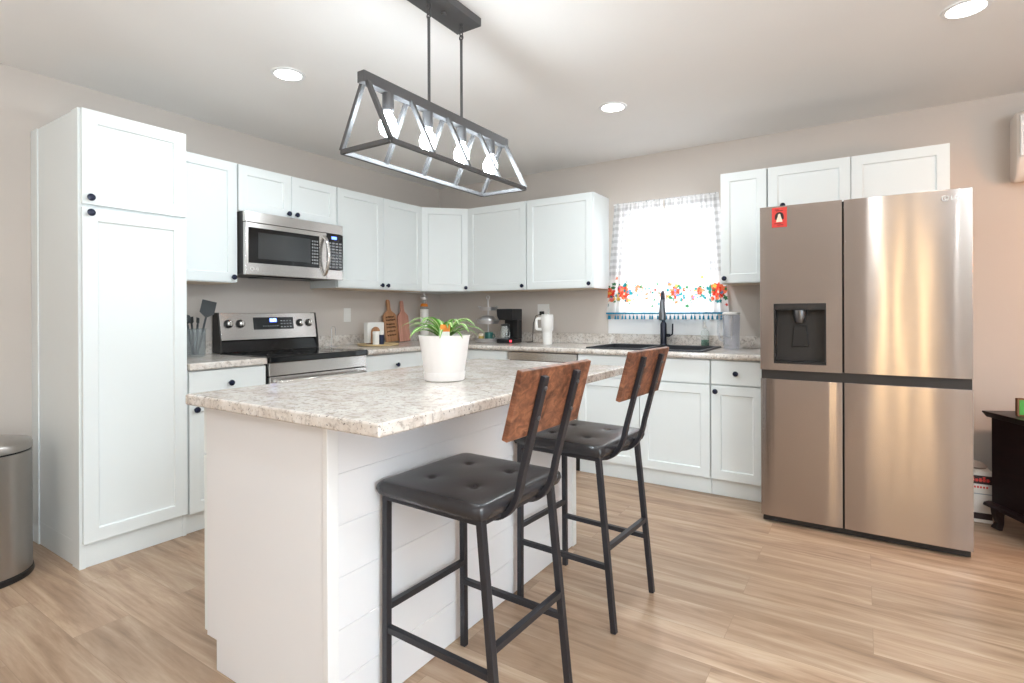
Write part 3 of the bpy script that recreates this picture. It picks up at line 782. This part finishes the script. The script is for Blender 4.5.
# ------------------------------------------------------------------ bar stools
def make_stool(label, loc, rz):
    r = thing('bar_stool', label, 'stool', loc, rz, 'bar stools at the island')
    D, Wd, hs, sb, ww = .3575, .3512, .641, .065, .004
    h = Wd/2; hr = .0105
    def leg_x(z): return D+sb*(1-z/hs)
    for s in (-1, 1):
        P('leg', tube(nb(), [(0, s*h, hs), (0, s*(h+ww), .001)], hr, square=True, up=(1, 0, 0)), 'black_metal', r, bevel=.002)
        P('leg', tube(nb(), [(D, s*h, hs), (D+sb, s*(h+ww), .001)], hr, square=True, up=(0, 1, 0)), 'black_metal', r, bevel=.002)
    b = nb(); fz = hs-.0105
    for p, q in (((0, -h), (0, h)), ((D, -h), (D, h)), ((0, -h), (D, -h)), ((0, h), (D, h))):
        tube(b, [(p[0], p[1], fz), (q[0], q[1], fz)], .0105, square=True, up=(0, 0, 1))
    P('seat_frame', b, 'black_metal', r, bevel=.0015)
    def rail(p, q): P('stretcher', tube(nb(), [p, q], .0095, square=True, up=(0, 0, 1)), 'black_metal', r, bevel=.0015)
    rail((0, -h, .298), (0, h, .298)); rail((leg_x(.302), -h, .302), (leg_x(.302), h, .302))
    for s in (-1, 1): rail((0, s*h, .233), (leg_x(.233), s*h, .233))
    # cushion
    bm = nb(); nx, ny = 44, 44; x0, x1, yy = -.020, D+.030, h+.034; zb, zt = hs+.0005, hs+.040
    tufts = [(x0+(x1-x0)*a, yy*c) for a in (.3, .7) for c in (-.42, .42)]
    top = []
    for i in range(nx+1):
        row = []
        for j in range(ny+1):
            a, c = i/nx, j/ny; x = x0+(x1-x0)*a; y = -yy+2*yy*c
            u, v = abs(2*a-1), abs(2*c-1)
            edge = (1-u**18)*(1-v**18)
            z = zb+.028+(zt-zb-.028)*max(0, edge)**.40
            for tx, ty in tufts:
                d2 = ((x-tx)**2+(y-ty)**2); z -= .008*math.exp(-d2/.00012)+.0028*math.exp(-d2/.002)
            z += .004*(1-u*u)*(1-v*v)
            # round the plan corners
            k = max(0, u-.86)/.14*max(0, v-.86)/.14
            x -= math.copysign(.007*k, 2*a-1); y -= math.copysign(.007*k, 2*c-1)
            row.append(bm.verts.new((x, y, z)))
        top.append(row)
    for i in range(nx):
        for j in range(ny): bm.faces.new((top[i][j], top[i+1][j], top[i+1][j+1], top[i][j+1]))
    rim = [top[i][0] for i in range(nx+1)]+[top[nx][j] for j in range(1, ny+1)]+[top[i][ny] for i in range(nx-1, -1, -1)]+[top[0][j] for j in range(ny-1, 0, -1)]
    cx_, cy_ = (x0+x1)/2, 0
    mid = [bm.verts.new((cx_+(v.co.x-cx_)*1.012, v.co.y*1.012, zb+.014)) for v in rim]
    low = [bm.verts.new((cx_+(v.co.x-cx_)*.985, v.co.y*.985, zb)) for v in rim]
    n = len(rim)
    for A, B in ((rim, mid), (mid, low)):
        for i in range(n): bm.faces.new((A[i], A[(i+1) % n], B[(i+1) % n], B[i]))
    bm.faces.new(low)
    bmesh.ops.recalc_face_normals(bm, faces=bm.faces)
    seat = P('seat', bm, 'leather', r, smooth=True)
    for tx, ty in tufts:
        P('button', lathe(nb(), [(.0065, 0), (.0065, .003), (.005, .005), (.001, .006)], 14, (tx, ty, zt-.0115)), 'leather', seat, smooth=True)
    # back posts: J-shaped flat bars under the seat
    def bx_(z): return .4418+(z-.8522)*.271
    for s in (-1, 1):
        y = s*.088
        p0, p1, p2 = (D-.035, hs-.031), (D+.052, hs-.031), (bx_(hs+.10)+.019, hs+.10)
        pts = [(D-.11, y, hs-.031)]
        for k in range(11):
            t_ = k/10; pts.append(tuple((1-t_)**2*p0[q]+2*t_*(1-t_)*p1[q]+t_*t_*p2[q] if q < 2 else 0 for q in (0, 1)))
            pts[-1] = (pts[-1][0], y, pts[-1][1])
        pts.append((bx_(1.012)+.019, y, 1.012))
        P('back_post', tube(nb(), pts, .0115, square=True, h=.008, up=(0, 0, 1)), 'black_metal', r, bevel=.002)
        bb = nb()
        for z in (.90, .98): lathe(bb, [(.006, 0), (.006, .003), (.003, .005)], 10, (bx_(z)+.028, y, z), 'X')
        P('bolt', bb, 'steel_grey', r.children[-1], smooth=True)
    b = nb(); hw_ = .187
    A = math.atan(.271)
    box(b, -.009, .009, -hw_, hw_, 0, .1885)
    P('backrest', b, 'rustic', r, loc=(bx_(.8522), 0, .8522), rot=(0, A, 0), bevel=.003)
    return r
s1 = make_stool('nearer bar stool with black tufted seat and rustic brown backrest', (2.439, -2.9013, 0), -.034)
copy_thing(s1, 'farther bar stool standing by the far end of the island', (2.4536, -2.1649, 0), -.0595)

# ------------------------------------------------------------------ potted plant
r = thing('potted_plant', 'spider plant in a white tapered pot on the island', 'plant', (2.246, -2.588, .9128))
P('saucer', lathe(nb(), [(.073, 0), (.079, .004), (.082, .034), (.0782, .034), (.075, .012)], 44), 'pot', r, smooth=True)
P('pot', lathe(nb(), [(.073, .0125), (.077, .02), (.100, .172), (.103, .178), (.099, .178), (.094, .160), (.092, .150)], 48), 'pot', r, smooth=True)
P('soil', lathe(nb(), [(.05, .148), (.0895, .149), (.089, .155), (.06, .160), (.002, .162)], 30), 'soil', r, smooth=True)
me = bpy.data.meshes.new('foliage'); V, F, K = [], [], []
rnd = random.Random(5)
for k in range(30):
    az = rnd.uniform(0, 2*PI) if k > 12 else k*2*PI/13; L_ = rnd.uniform(.13, .22); lift = rnd.uniform(.85, 1.5); wd = rnd.uniform(.008, .013)
    th = lift; x = .012; z = .155; ns = 14; base_i = len(V)
    cen = []
    for i in range(ns+1):
        cen.append((x, z)); th -= (1.15+.75*lift)/ns*(.5+1.0*i/ns); x += L_/ns*math.cos(th); z += L_/ns*math.sin(th)
    for i, (x, z) in enumerate(cen):
        a = i/ns; wdt = wd*(.55+.9*a)*(1-a**3)+.0006 if a < .95 else .0008
        for q in (-1, -.45, 0, .45, 1):
            o_ = q*wdt; px = x*math.cos(az)-o_*math.sin(az); py = x*math.sin(az)+o_*math.cos(az)
            V.append((px, py, max(z+.35*abs(q)*wdt, .170 if x < .108 else .1))); g = rnd.uniform(.85, 1.1)
            K.append((.72*g, .78*g, .42*g, 1) if (abs(q) < .3 if k % 3 else abs(q) > .8) else (.13*g, .34*g, .05*g, 1))
    for i in range(ns):
        for q in range(4):
            a = base_i+i*5+q; F.append((a, a+1, a+6, a+5))
me.from_pydata(V, [], F); at = me.color_attributes.new('pattern', 'FLOAT_COLOR', 'POINT'); at.data.foreach_set('color', [c for q in K for c in q])
me.polygons.foreach_set('use_smooth', [True]*len(F)); me.materials.append(M['leaf'])
o = bpy.data.objects.new('foliage', me); C.objects.link(o); o.parent = r
td = Vector((3.632-2.246, -4.229+2.588, 0)).normalized()
tg = P('plant_tag', bx(-.017, .017, -.0007, .0007, -.03, .036), 'paper', r, loc=(td.x*.085+.004, td.y*.085, .184), rot=(0, 0, math.atan2(td.y, td.x)+PI/2), label='white plastic plant tag with orange top')
P('tag_label', bx(-.018, .018, -.0014, .0014, .010, .037), 'orange', tg, label='orange label')

# ------------------------------------------------------------------ counter things
Z0 = TZ+.0006
# utensil jar
r = thing('utensil_jar', 'clear glass jar holding dark utensils beside the pantry', 'jar', (.20, -2.515, Z0))
P('jar', lathe(nb(), [(.050, 0), (.056, .006), (.058, .165), (.061, .172), (.056, .172), (.053, .160), (.051, .012), (.002, .009)], 32), 'dark_glass', r, smooth=True)
def utensil(name, label, lean, az, head, hl=.19, m='grey_plastic'):
    u = thing(name, label, 'utensil', (.20, -2.515, Z0+.013), 0, 'utensils in the glass jar')
    dx, dy = math.sin(lean)*math.cos(az), math.sin(lean)*math.sin(az); dz = math.cos(lean)
    b0 = Vector((math.cos(az)*.012, math.sin(az)*.012, 0)); top = b0+Vector((dx, dy, dz))*hl
    P('handle', tube(nb(), [b0, top], .006, 10), m, u, smooth=True)
    q = Vector((dx, dy, dz)).to_track_quat('Z', 'Y').to_euler()
    h = P('head', head, m, u, loc=top, rot=q, bevel=.003)
    return u
def flat(w, h, t=.004):
    return prism(nb(), [(-.006, 0), (-w*.5, h*.25), (-w*.5, h), (w*.5, h), (w*.5, h*.25), (.006, 0)], -t/2, t/2, 'X')
utensil('spatula', 'dark grey spatula with a broad blade tilting out of the jar', .22, 1.5, flat(.088, .105), .235)
utensil('serving_spoon', 'dark ladle-like spoon upright in the jar', .16, -1.7, lathe(nb(), [(.002, 0), (.02, .01), (.027, .03), (.02, .052), (.003, .06)], 16))
utensil('slotted_turner', 'dark utensil end showing lowest at the back of the glass jar', .16, 3.1, flat(.05, .045))
utensil('scraper', 'short dark scraper next to the spatula in the jar', .14, -.1, flat(.04, .04))
# wire spoon rest
r = thing('wire_stand', 'thin chrome wire loop stand on the counter right of the range', 'stand', (.12, -1.42, Z0))
P('base', lathe(nb(), [(.035, 0), (.035, .004), (.01, .006)], 20), 'chrome', r, smooth=True)
P('wire', tube(nb(), [(0, -.018, .004), (0, -.018, .145), (0, -.012, .158), (0, .012, .158), (0, .018, .145), (0, .018, .09)], .0028, 8), 'chrome', r, smooth=True)
# wall plates
r = thing('light_switch', 'white switch plate on the left wall above the counter', 'switch', (0, -1.185, 1.165), LW)
P('plate', bx(-.036, .036, -.006, -.0005, -.058, .058), 'white_plastic', r, bevel=.002)
P('rocker', bx(-.016, .016, -.009, -.0061, -.033, .033), 'white_plastic', r, bevel=.001)
r = thing('outlet', 'white outlet plate behind the white tumbler with a plug in it', 'outlet', (1.222, 0, 1.197))
P('plate', bx(-.06, .06, -.006, -.0005, -.058, .058), 'white_plastic', r, bevel=.002)
b = nb()
for x in (-.024, .024):
    for z in (-.02, .02): lathe(b, [(.014, -.0061), (.014, -.0075), (.002, -.0076)], 16, (x, 0, z), 'Y')
P('socket', b, 'white_plastic', r, smooth=True)
# tray group
r = tag(P('serving_tray', lathe(nb(), [(.145, 0), (.165, .004), (.168, .016), (.163, .016), (.158, .009), (.002, .009)], 48, (0, 0, 0)), 'bamboo', loc=(.30, -1.115, Z0), smooth=True), 'round pale wooden tray on the counter right of the range', 'tray')
TZt = Z0+.0095
r = thing('napkin_holder', 'white square napkin stack in a wooden arch holder on the tray', 'napkin holder', (.225, -1.09, TZt), LW)
P('base', bx(-.06, .06, -.035, .035, 0, .010), 'board_dark', r, bevel=.002)
P('arch', prism(nb(), [(-.061, .0101), (-.061, .095)]+[(-.013+.048*math.cos(PI-a*PI/12), .095+.048*math.sin(a*PI/12)) for a in range(1, 12)]+[(.035, .095), (.035, .0101)], -.033, -.024, 'Y'), 'board', r, bevel=.0015)
b = nb()
for i in range(8): box(b, -.09, .09, -.018+i*.0055, -.014+i*.0055, .0105, .178-.001*(i % 2))
P('napkins', b, 'paper', r)
def shaker_pot(label, loc, m, capm, r0=.021, h=.105):
    r = thing('shaker', label, 'shaker', loc, 0)
    P('body', lathe(nb(), [(r0, 0), (r0, h*.72)], 24), m, r, smooth=True); P('cap', lathe(nb(), [(r0, h*.7201), (r0*1.02, h*.95), (r0*.8, h), (.002, h)], 24), capm, r, smooth=True)
shaker_pot('white shaker jar in front of the wooden arch', (.308, -1.150, TZt), 'paper', 'white_plastic', .026, .108)
shaker_pot('navy shaker jar with white cap beside the white shaker', (.308, -1.092, TZt), 'navy', 'white_plastic', .022, .108)
# cutting boards leaning on the left wall (local x along wall, y thickness)
def board(label, y, rz_tilt, m, w, h, hh, x=.05, lean=.10):
    r = thing('cutting_board', label, 'cutting board', (x+.02, y, Z0+.004+abs(math.sin(rz_tilt))*w/2), LW, 'cutting boards leaning on the wall')
    hw_ = w/2
    poly = [(-hw_, 0), (hw_, 0), (hw_, h*.94), (hw_*.85, h), (.024, h+.03), (.019, h+.05), (.019, h+hh-.015), (.010, h+hh), (-.010, h+hh), (-.019, h+hh-.015), (-.019, h+.05), (-.024, h+.03), (-hw_*.85, h), (-hw_, h*.94)]
    p = P('board', prism(nb(), poly, -.008, .008, 'Y'), m, r, rot=(-lean, rz_tilt, 0), bevel=.003)
    return r, p
r, p = board('cutting board with dark handwritten lettering, left one of two', -.735, -.05, 'board', .155, .25, .13)
b = nb(); rnd = random.Random(4)
for z, n in ((.222, 5), (.196, 6), (.158, 5), (.130, 6), (.094, 5), (.060, 5)):
    x = -.055
    for k in range(n):
        pts = [(x+.018*t_/7+.004*math.sin(t_*1.7+k), -.0085, z+.008*math.sin(t_*2.1+k*1.3+z*50)) for t_ in range(8)]
        tube(b, pts, .0024, 4); x += .021 if n == 5 else .019
P('lettering', b, 'blk_txt', p)
board('plain pinkish cutting board overlapping the lettered one on its right', -.600, -.01, 'board_pink', .135, .245, .13, .075, .11)
# bottle in the corner
r = thing('bottle', 'tall clear bottle with white label in the counter corner', 'bottle', (.165, -.415, Z0))
P('glass', lathe(nb(), [(.036, 0), (.040, .006), (.040, .30), (.036, .325), (.02, .35), (.016, .36), (.016, .385)], 28), 'dark_glass', r, smooth=True)
P('label_band', lathe(nb(), [(.0406, .06), (.0406, .30)], 28, cap=False), 'paper', r, smooth=True)
P('collar', lathe(nb(), [(.038, .326), (.030, .352), (.0175, .354)], 24, cap=False), 'orange', r, smooth=True, label='orange collar')
P('stopper', lathe(nb(), [(.016, .3852), (.034, .392), (.036, .415), (.02, .425), (.010, .432), (.010, .445), (.026, .452), (.024, .462), (.002, .464)], 24), 'galv', r, smooth=True)
# tiered tray
r = thing('tiered_tray', 'three tier silver serving stand between plant and coffee maker', 'serving stand', (.80, -.27, Z0))
def tray(z, rad, hgt): return lathe(nb(), [(rad*.88, z), (rad, z+hgt), (rad-.003, z+hgt), (rad*.86, z+.004), (.002, z+.004)], 36)
P('lower_tier', tray(0.002, .125, .035), 'galv', r, smooth=True)
P('middle_tier', tray(.165, .105, .035), 'galv', r, smooth=True)
P('upper_tier', tray(.285, .085, .03), 'galv', r, smooth=True)
P('dome', lathe(nb(), [(.085, .1845), (.082, .205), (.06, .228), (.03, .238), (.002, .24)], 28), 'galv', r, smooth=True)
P('post', tube(nb(), [(0, 0, .007), (0, 0, .385)], .005, 10), 'galv', r, smooth=True)
P('finial', tube(nb(), [(.016*math.cos(a*PI/9), 0, .402+.016*math.sin(a*PI/9)) for a in range(18)], .004, 8, True), 'galv', r, smooth=True)
b = nb()
for s in (-1, 1):
    tube(b, [(s*.103, -.022, .195), (s*.122, -.018, .207), (s*.122, .018, .207), (s*.103, .022, .195)], .003, 6)
    tube(b, [(s*.083, -.018, .312), (s*.10, -.014, .322), (s*.10, .014, .322), (s*.083, .018, .312)], .003, 6)
P('handle', b, 'galv', r, smooth=True)
def small(name, label, cat, x, y, prof, m, cap=None):
    q = thing(name, label, cat, (.80+x, -.27+y, Z0+.0066), 0, 'small things on the lower tier')
    P('body', lathe(nb(), prof, 22), m, q, smooth=True)
    if cap: P('lid', lathe(nb(), cap[0], 22), cap[1], q, smooth=True)
    return q
M['yellow'] = mat('yellow ceramic', S(214, 190, 110), .5); M['dgreen'] = mat('dark green ceramic', S(44, 96, 90), .4)
small('jar', 'small yellow jar with pale lid on the lower tier', 'jar', -.035, -.055, [(.024, 0), (.026, .05)], 'yellow', ([(.026, .0502), (.026, .07), (.002, .072)], 'cream'))
q = small('mug', 'dark green mug with cream base on the lower tier', 'mug', .045, -.05, [(.034, 0), (.036, .028)], 'cream')
P('upper_body', lathe(nb(), [(.036, .0281), (.037, .085), (.034, .085), (.033, .03), (.002, .03)], 22), 'dgreen', q, smooth=True)
P('handle', tube(nb(), [(.036, 0, .07), (.056, 0, .068), (.06, 0, .05), (.052, 0, .032), (.036, 0, .03)], .005, 8), 'dgreen', q, smooth=True)
small('candle', 'small dark red candle jar at the left of the lower tier', 'candle', -.078, -.02, [(.022, 0), (.023, .028)], 'dred', ([(.023, .0282), (.023, .05), (.002, .051)], 'paper'))
# coffee maker
r = thing('coffee_maker', 'black drip coffee maker with glass carafe on the counter', 'coffee maker', (1.03, -.24, Z0))
P('base', bx(-.105, .095, -.15, .08, 0, .035), 'black_plastic', r, bevel=.008)
P('tower', bx(.035, .095, -.02, .08, .0352, .20), 'black_plastic', r, bevel=.004)
P('tower_back', bx(-.10, .0345, .02, .08, .0352, .20), 'black_plastic', r, bevel=.004)
P('brew_head', prism(nb(), [(-.112, .298), (.098, .298), (.098, .2005), (-.08, .2005), (-.106, .235)], -.14, .08, 'Y'), 'black_plastic', r, bevel=.006)
P('warmer', lathe(nb(), [(.06, .0352), (.06, .04)], 28, (-.035, -.075, 0)), 'steel_grey', r, smooth=True)
P('carafe', lathe(nb(), [(.045, .0405), (.056, .05), (.06, .08), (.05, .125), (.042, .14), (.046, .15), (.043, .15), (.039, .14), (.047, .125), (.057, .08), (.053, .052), (.002, .044)], 28, (-.035, -.075, 0)), 'glass', r, smooth=True)
b = nb(); lathe(b, [(.047, .1505), (.047, .162), (.02, .168), (.002, .168)], 24, (-.035, -.075, 0)); tube(b, [(.008, -.10, .15), (.038, -.125, .15), (.045, -.13, .12), (.034, -.12, .075), (.016, -.105, .065)], .007, 8)
P('carafe_handle', b, 'black_plastic', r, smooth=True)
r.scale = (.80, .72, 1)
P('switch', bx(.070, .092, -.157, -.1502, .012, .028), 'red_led', r)
# cord from outlet to coffee maker
tag(P('extension_cord', tube(nb(), [(1.205, -.03, 1.163), (1.17, -.05, 1.15), (1.15, -.06, 1.08), (1.15, -.07, .98), (1.16, -.09, Z0+.006), (1.15, -.12, Z0+.004), (1.14, -.135, Z0+.004), (1.13, -.14, Z0+.004)], .0035, 8), 'rubber', smooth=True), 'black power cord hanging from the outlet to the coffee maker', 'cord')
tag(P('power_plug', bx(1.20, 1.235, -.04, -.0078, 1.155, 1.19), 'rubber', bevel=.004), 'black plug pushed into the outlet above the tumbler', 'plug')
# tumbler
r = thing('tumbler', 'tall white handled tumbler with straw on the counter', 'tumbler', (1.445, -.33, Z0))
P('cup', lathe(nb(), [(.036, 0), (.038, .004), (.040, .10), (.042, .112), (.049, .118), (.051, .225), (.049, .232)], 36), 'white_plastic', r, smooth=True)
P('lid', lathe(nb(), [(.0495, .2322), (.050, .246), (.044, .250), (.002, .250)], 30), 'white_plastic', r, smooth=True)
ca, sa = math.cos(-2.75), math.sin(-2.75)
P('handle', tube(nb(), [(q*ca, q*sa, z) for q, z in ((.048, .215), (.082, .215), (.090, .205), (.090, .135), (.082, .126), (.048, .126))], .0085, square=True, h=.011), 'white_plastic', r, bevel=.003)
P('straw', tube(nb(), [(.012, 0, .2502), (.016, 0, .292)], .004, 8), 'glass', r, smooth=True)
# soap bottle
r = thing('soap_bottle', 'clear soap pump bottle with green liquid behind the sink', 'bottle', (2.648, -.082, TZ+.0115))
P('bottle', lathe(nb(), [(.026, 0), (.029, .004), (.029, .10), (.022, .118), (.011, .124), (.011, .135)], 24), 'glass', r, smooth=True)
P('liquid', lathe(nb(), [(.024, .003), (.0272, .006), (.0272, .045), (.002, .045)], 24), 'green_glass', r, smooth=True)
b = nb(); lathe(b, [(.013, .1352), (.013, .148), (.005, .150), (.005, .172), (.010, .173), (.010, .180)], 16); tube(b, [(0, 0, .176), (-.004, -.035, .174)], .0045, 8)
P('pump', b, 'white_plastic', r, smooth=True)
# pitcher
r = thing('water_pitcher', 'clear plastic water filter pitcher with white lid beside the fridge', 'pitcher', (2.862, -.235, Z0))
P('pitcher', lathe(nb(), [(.048, 0), (.052, .004), (.057, .245), (.055, .245), (.050, .008), (.002, .006)], 32), 'clear_plastic', r, smooth=True)
P('lid', lathe(nb(), [(.058, .2455), (.058, .256), (.05, .262), (.002, .263)], 32), 'white_plastic', r, smooth=True)
P('filter', lathe(nb(), [(.018, .09), (.026, .10), (.03, .24), (.002, .241)], 20, (-.018, -.01, 0)), 'white_plastic', r, smooth=True)
P('handle', tube(nb(), [(-.052, -.014, .225), (-.080, -.024, .22), (-.084, -.025, .12), (-.07, -.02, .07), (-.052, -.014, .06)], .008, 10), 'clear_plastic', r, smooth=True)

# ------------------------------------------------------------------ bin
r = thing('trash_can', 'stainless steel step bin beside the pantry at the left edge', 'trash can', (.345, -3.518, 0))
R1 = .182
P('base_ring', lathe(nb(), [(R1+.004, 0.001), (R1+.006, .006), (R1+.004, .026), (R1-.002, .03)], 48), 'black_plastic', r, smooth=True)
P('body', lathe(nb(), [(R1, .0301), (R1, .562)], 56), 'can_steel', r, smooth=True)
P('lid_seal', lathe(nb(), [(R1-.004, .5621), (R1-.004, .570)], 48), 'black_plastic', r, smooth=True)
P('lid', lathe(nb(), [(R1+.001, .5702), (R1+.001, .598), (R1-.006, .607), (R1*.6, .615), (.002, .618)], 56), 'can_steel', r, smooth=True)
P('pedal', bx(R1-.03, R1+.045, -.035, .035, .008, .020), 'black_plastic', r, rot=(0, 0, -1.1), bevel=.003)

# ------------------------------------------------------------------ electric stove, green frame, carton
ang = math.radians(26)
r = thing('electric_stove', 'dark espresso fireplace stove at the right edge by the fridge', 'stove', (4.215, -.36, 0), ang); sw, sd = .56, .34
P('casing', bx(.0, sw, -sd, 0, .145, .600), 'stove_wood', r, bevel=.003)
b = nb(); prism(b, [(-.035, .627), (-.035, .634), (sw+.035, .634), (sw+.035, .627), (sw+.012, .6005), (-.012, .6005)], -sd-.035, .02, 'Y')
P('top', b, 'stove_wood', r, bevel=.003)
b = nb(); prism(b, [(-.035, .122), (-.03, .138), (-.008, .1445), (sw+.008, .1445), (sw+.03, .138), (sw+.035, .122)], -sd-.03, .015, 'Y')
P('base_moulding', b, 'stove_wood', r, bevel=.002)
for x in (.02, sw-.02):
    for y in (-.02, -sd+.01):
        s = -1 if x < .1 else 1
        P('leg', tube(nb(), [(x, y, .1215), (x+s*.004, y, .08), (x-s*.004, y, .035), (x+s*.012, y, .001)], [.026, .02, .015, .019], square=True, up=(0, 1, 0)), 'stove_wood', r, bevel=.003)
P('door_frame', bx(.05, sw-.05, -sd-.012, -sd-.0005, .18, .56), 'stove_wood', r, bevel=.003)
P('door_glass', bx(.10, sw-.10, -sd-.014, -sd-.0122, .23, .51), 'black_glass', r)
r = thing('picture_block', 'small green picture block with brown edge on top of the stove', 'picture', (4.293, -.46, .6345), ang-.25)
P('frame', bx(0, .16, -.024, 0, 0, .092), 'board_dark', r, bevel=.002)
P('print', bx(.008, .152, -.0255, -.0242, .008, .084), 'green', r)
r = thing('carton', 'white carton with red and black band between fridge and stove', 'box', (4.105, -.30, 0), .05)
P('carton_body', bx(0, .125, 0, .24, .001, .285), 'ac', r, bevel=.002)
P('black_band', bx(.001, .124, -.0012, -.0002, .215, .262), 'dark_print', r)
b = nb()
for i, hh in enumerate((.024, .016, .02, .028, .018)): box(b, .035+i*.016, .046+i*.016, -.002, -.0013, .228, .228+hh); box(b, .035+i*.016, .05+i*.016, -.002, -.0013, .234, .239)
P('red_lettering', b, 'red', r)
b = nb()
for i in range(5): box(b, .045+i*.013, .053+i*.013, -.0012, -.0002, .192, .203)
P('small_print', b, 'red', r)
P('grey_line', bx(.02, .124, -.0012, -.0002, .158, .163), 'key', r); P('lower_band', bx(.001, .124, -.0012, -.0002, .02, .055), 'dark_print', r)
P('bag', lathe(nb(), [(.05, .2855), (.058, .295), (.04, .312), (.01, .322)], 14, (.066, .10, 0)), 'kraft', r, smooth=True)

# ------------------------------------------------------------------ air conditioner
r = thing('air_conditioner', 'white wall mounted air conditioner cut by the right edge', 'air conditioner', (4.352, 0, 1.905))
P('body', prism(nb(), [(-.001, 0.02), (-.001, .385), (-.15, .385), (-.18, .37), (-.185, .12), (-.15, .03), (-.10, .0)], 0, .85, 'X'), 'ac', r, bevel=.014, seg=3)
P('front_panel', prism(nb(), [(-.1855, .12), (-.186, .36), (-.20, .355), (-.205, .33), (-.205, .13)], .012, .838, 'X'), 'trimwhite', r, bevel=.004)
P('louver', bx(.05, .80, -.162, -.15, .045, .06), 'white_plastic', r, rot=(0, 0, 0))
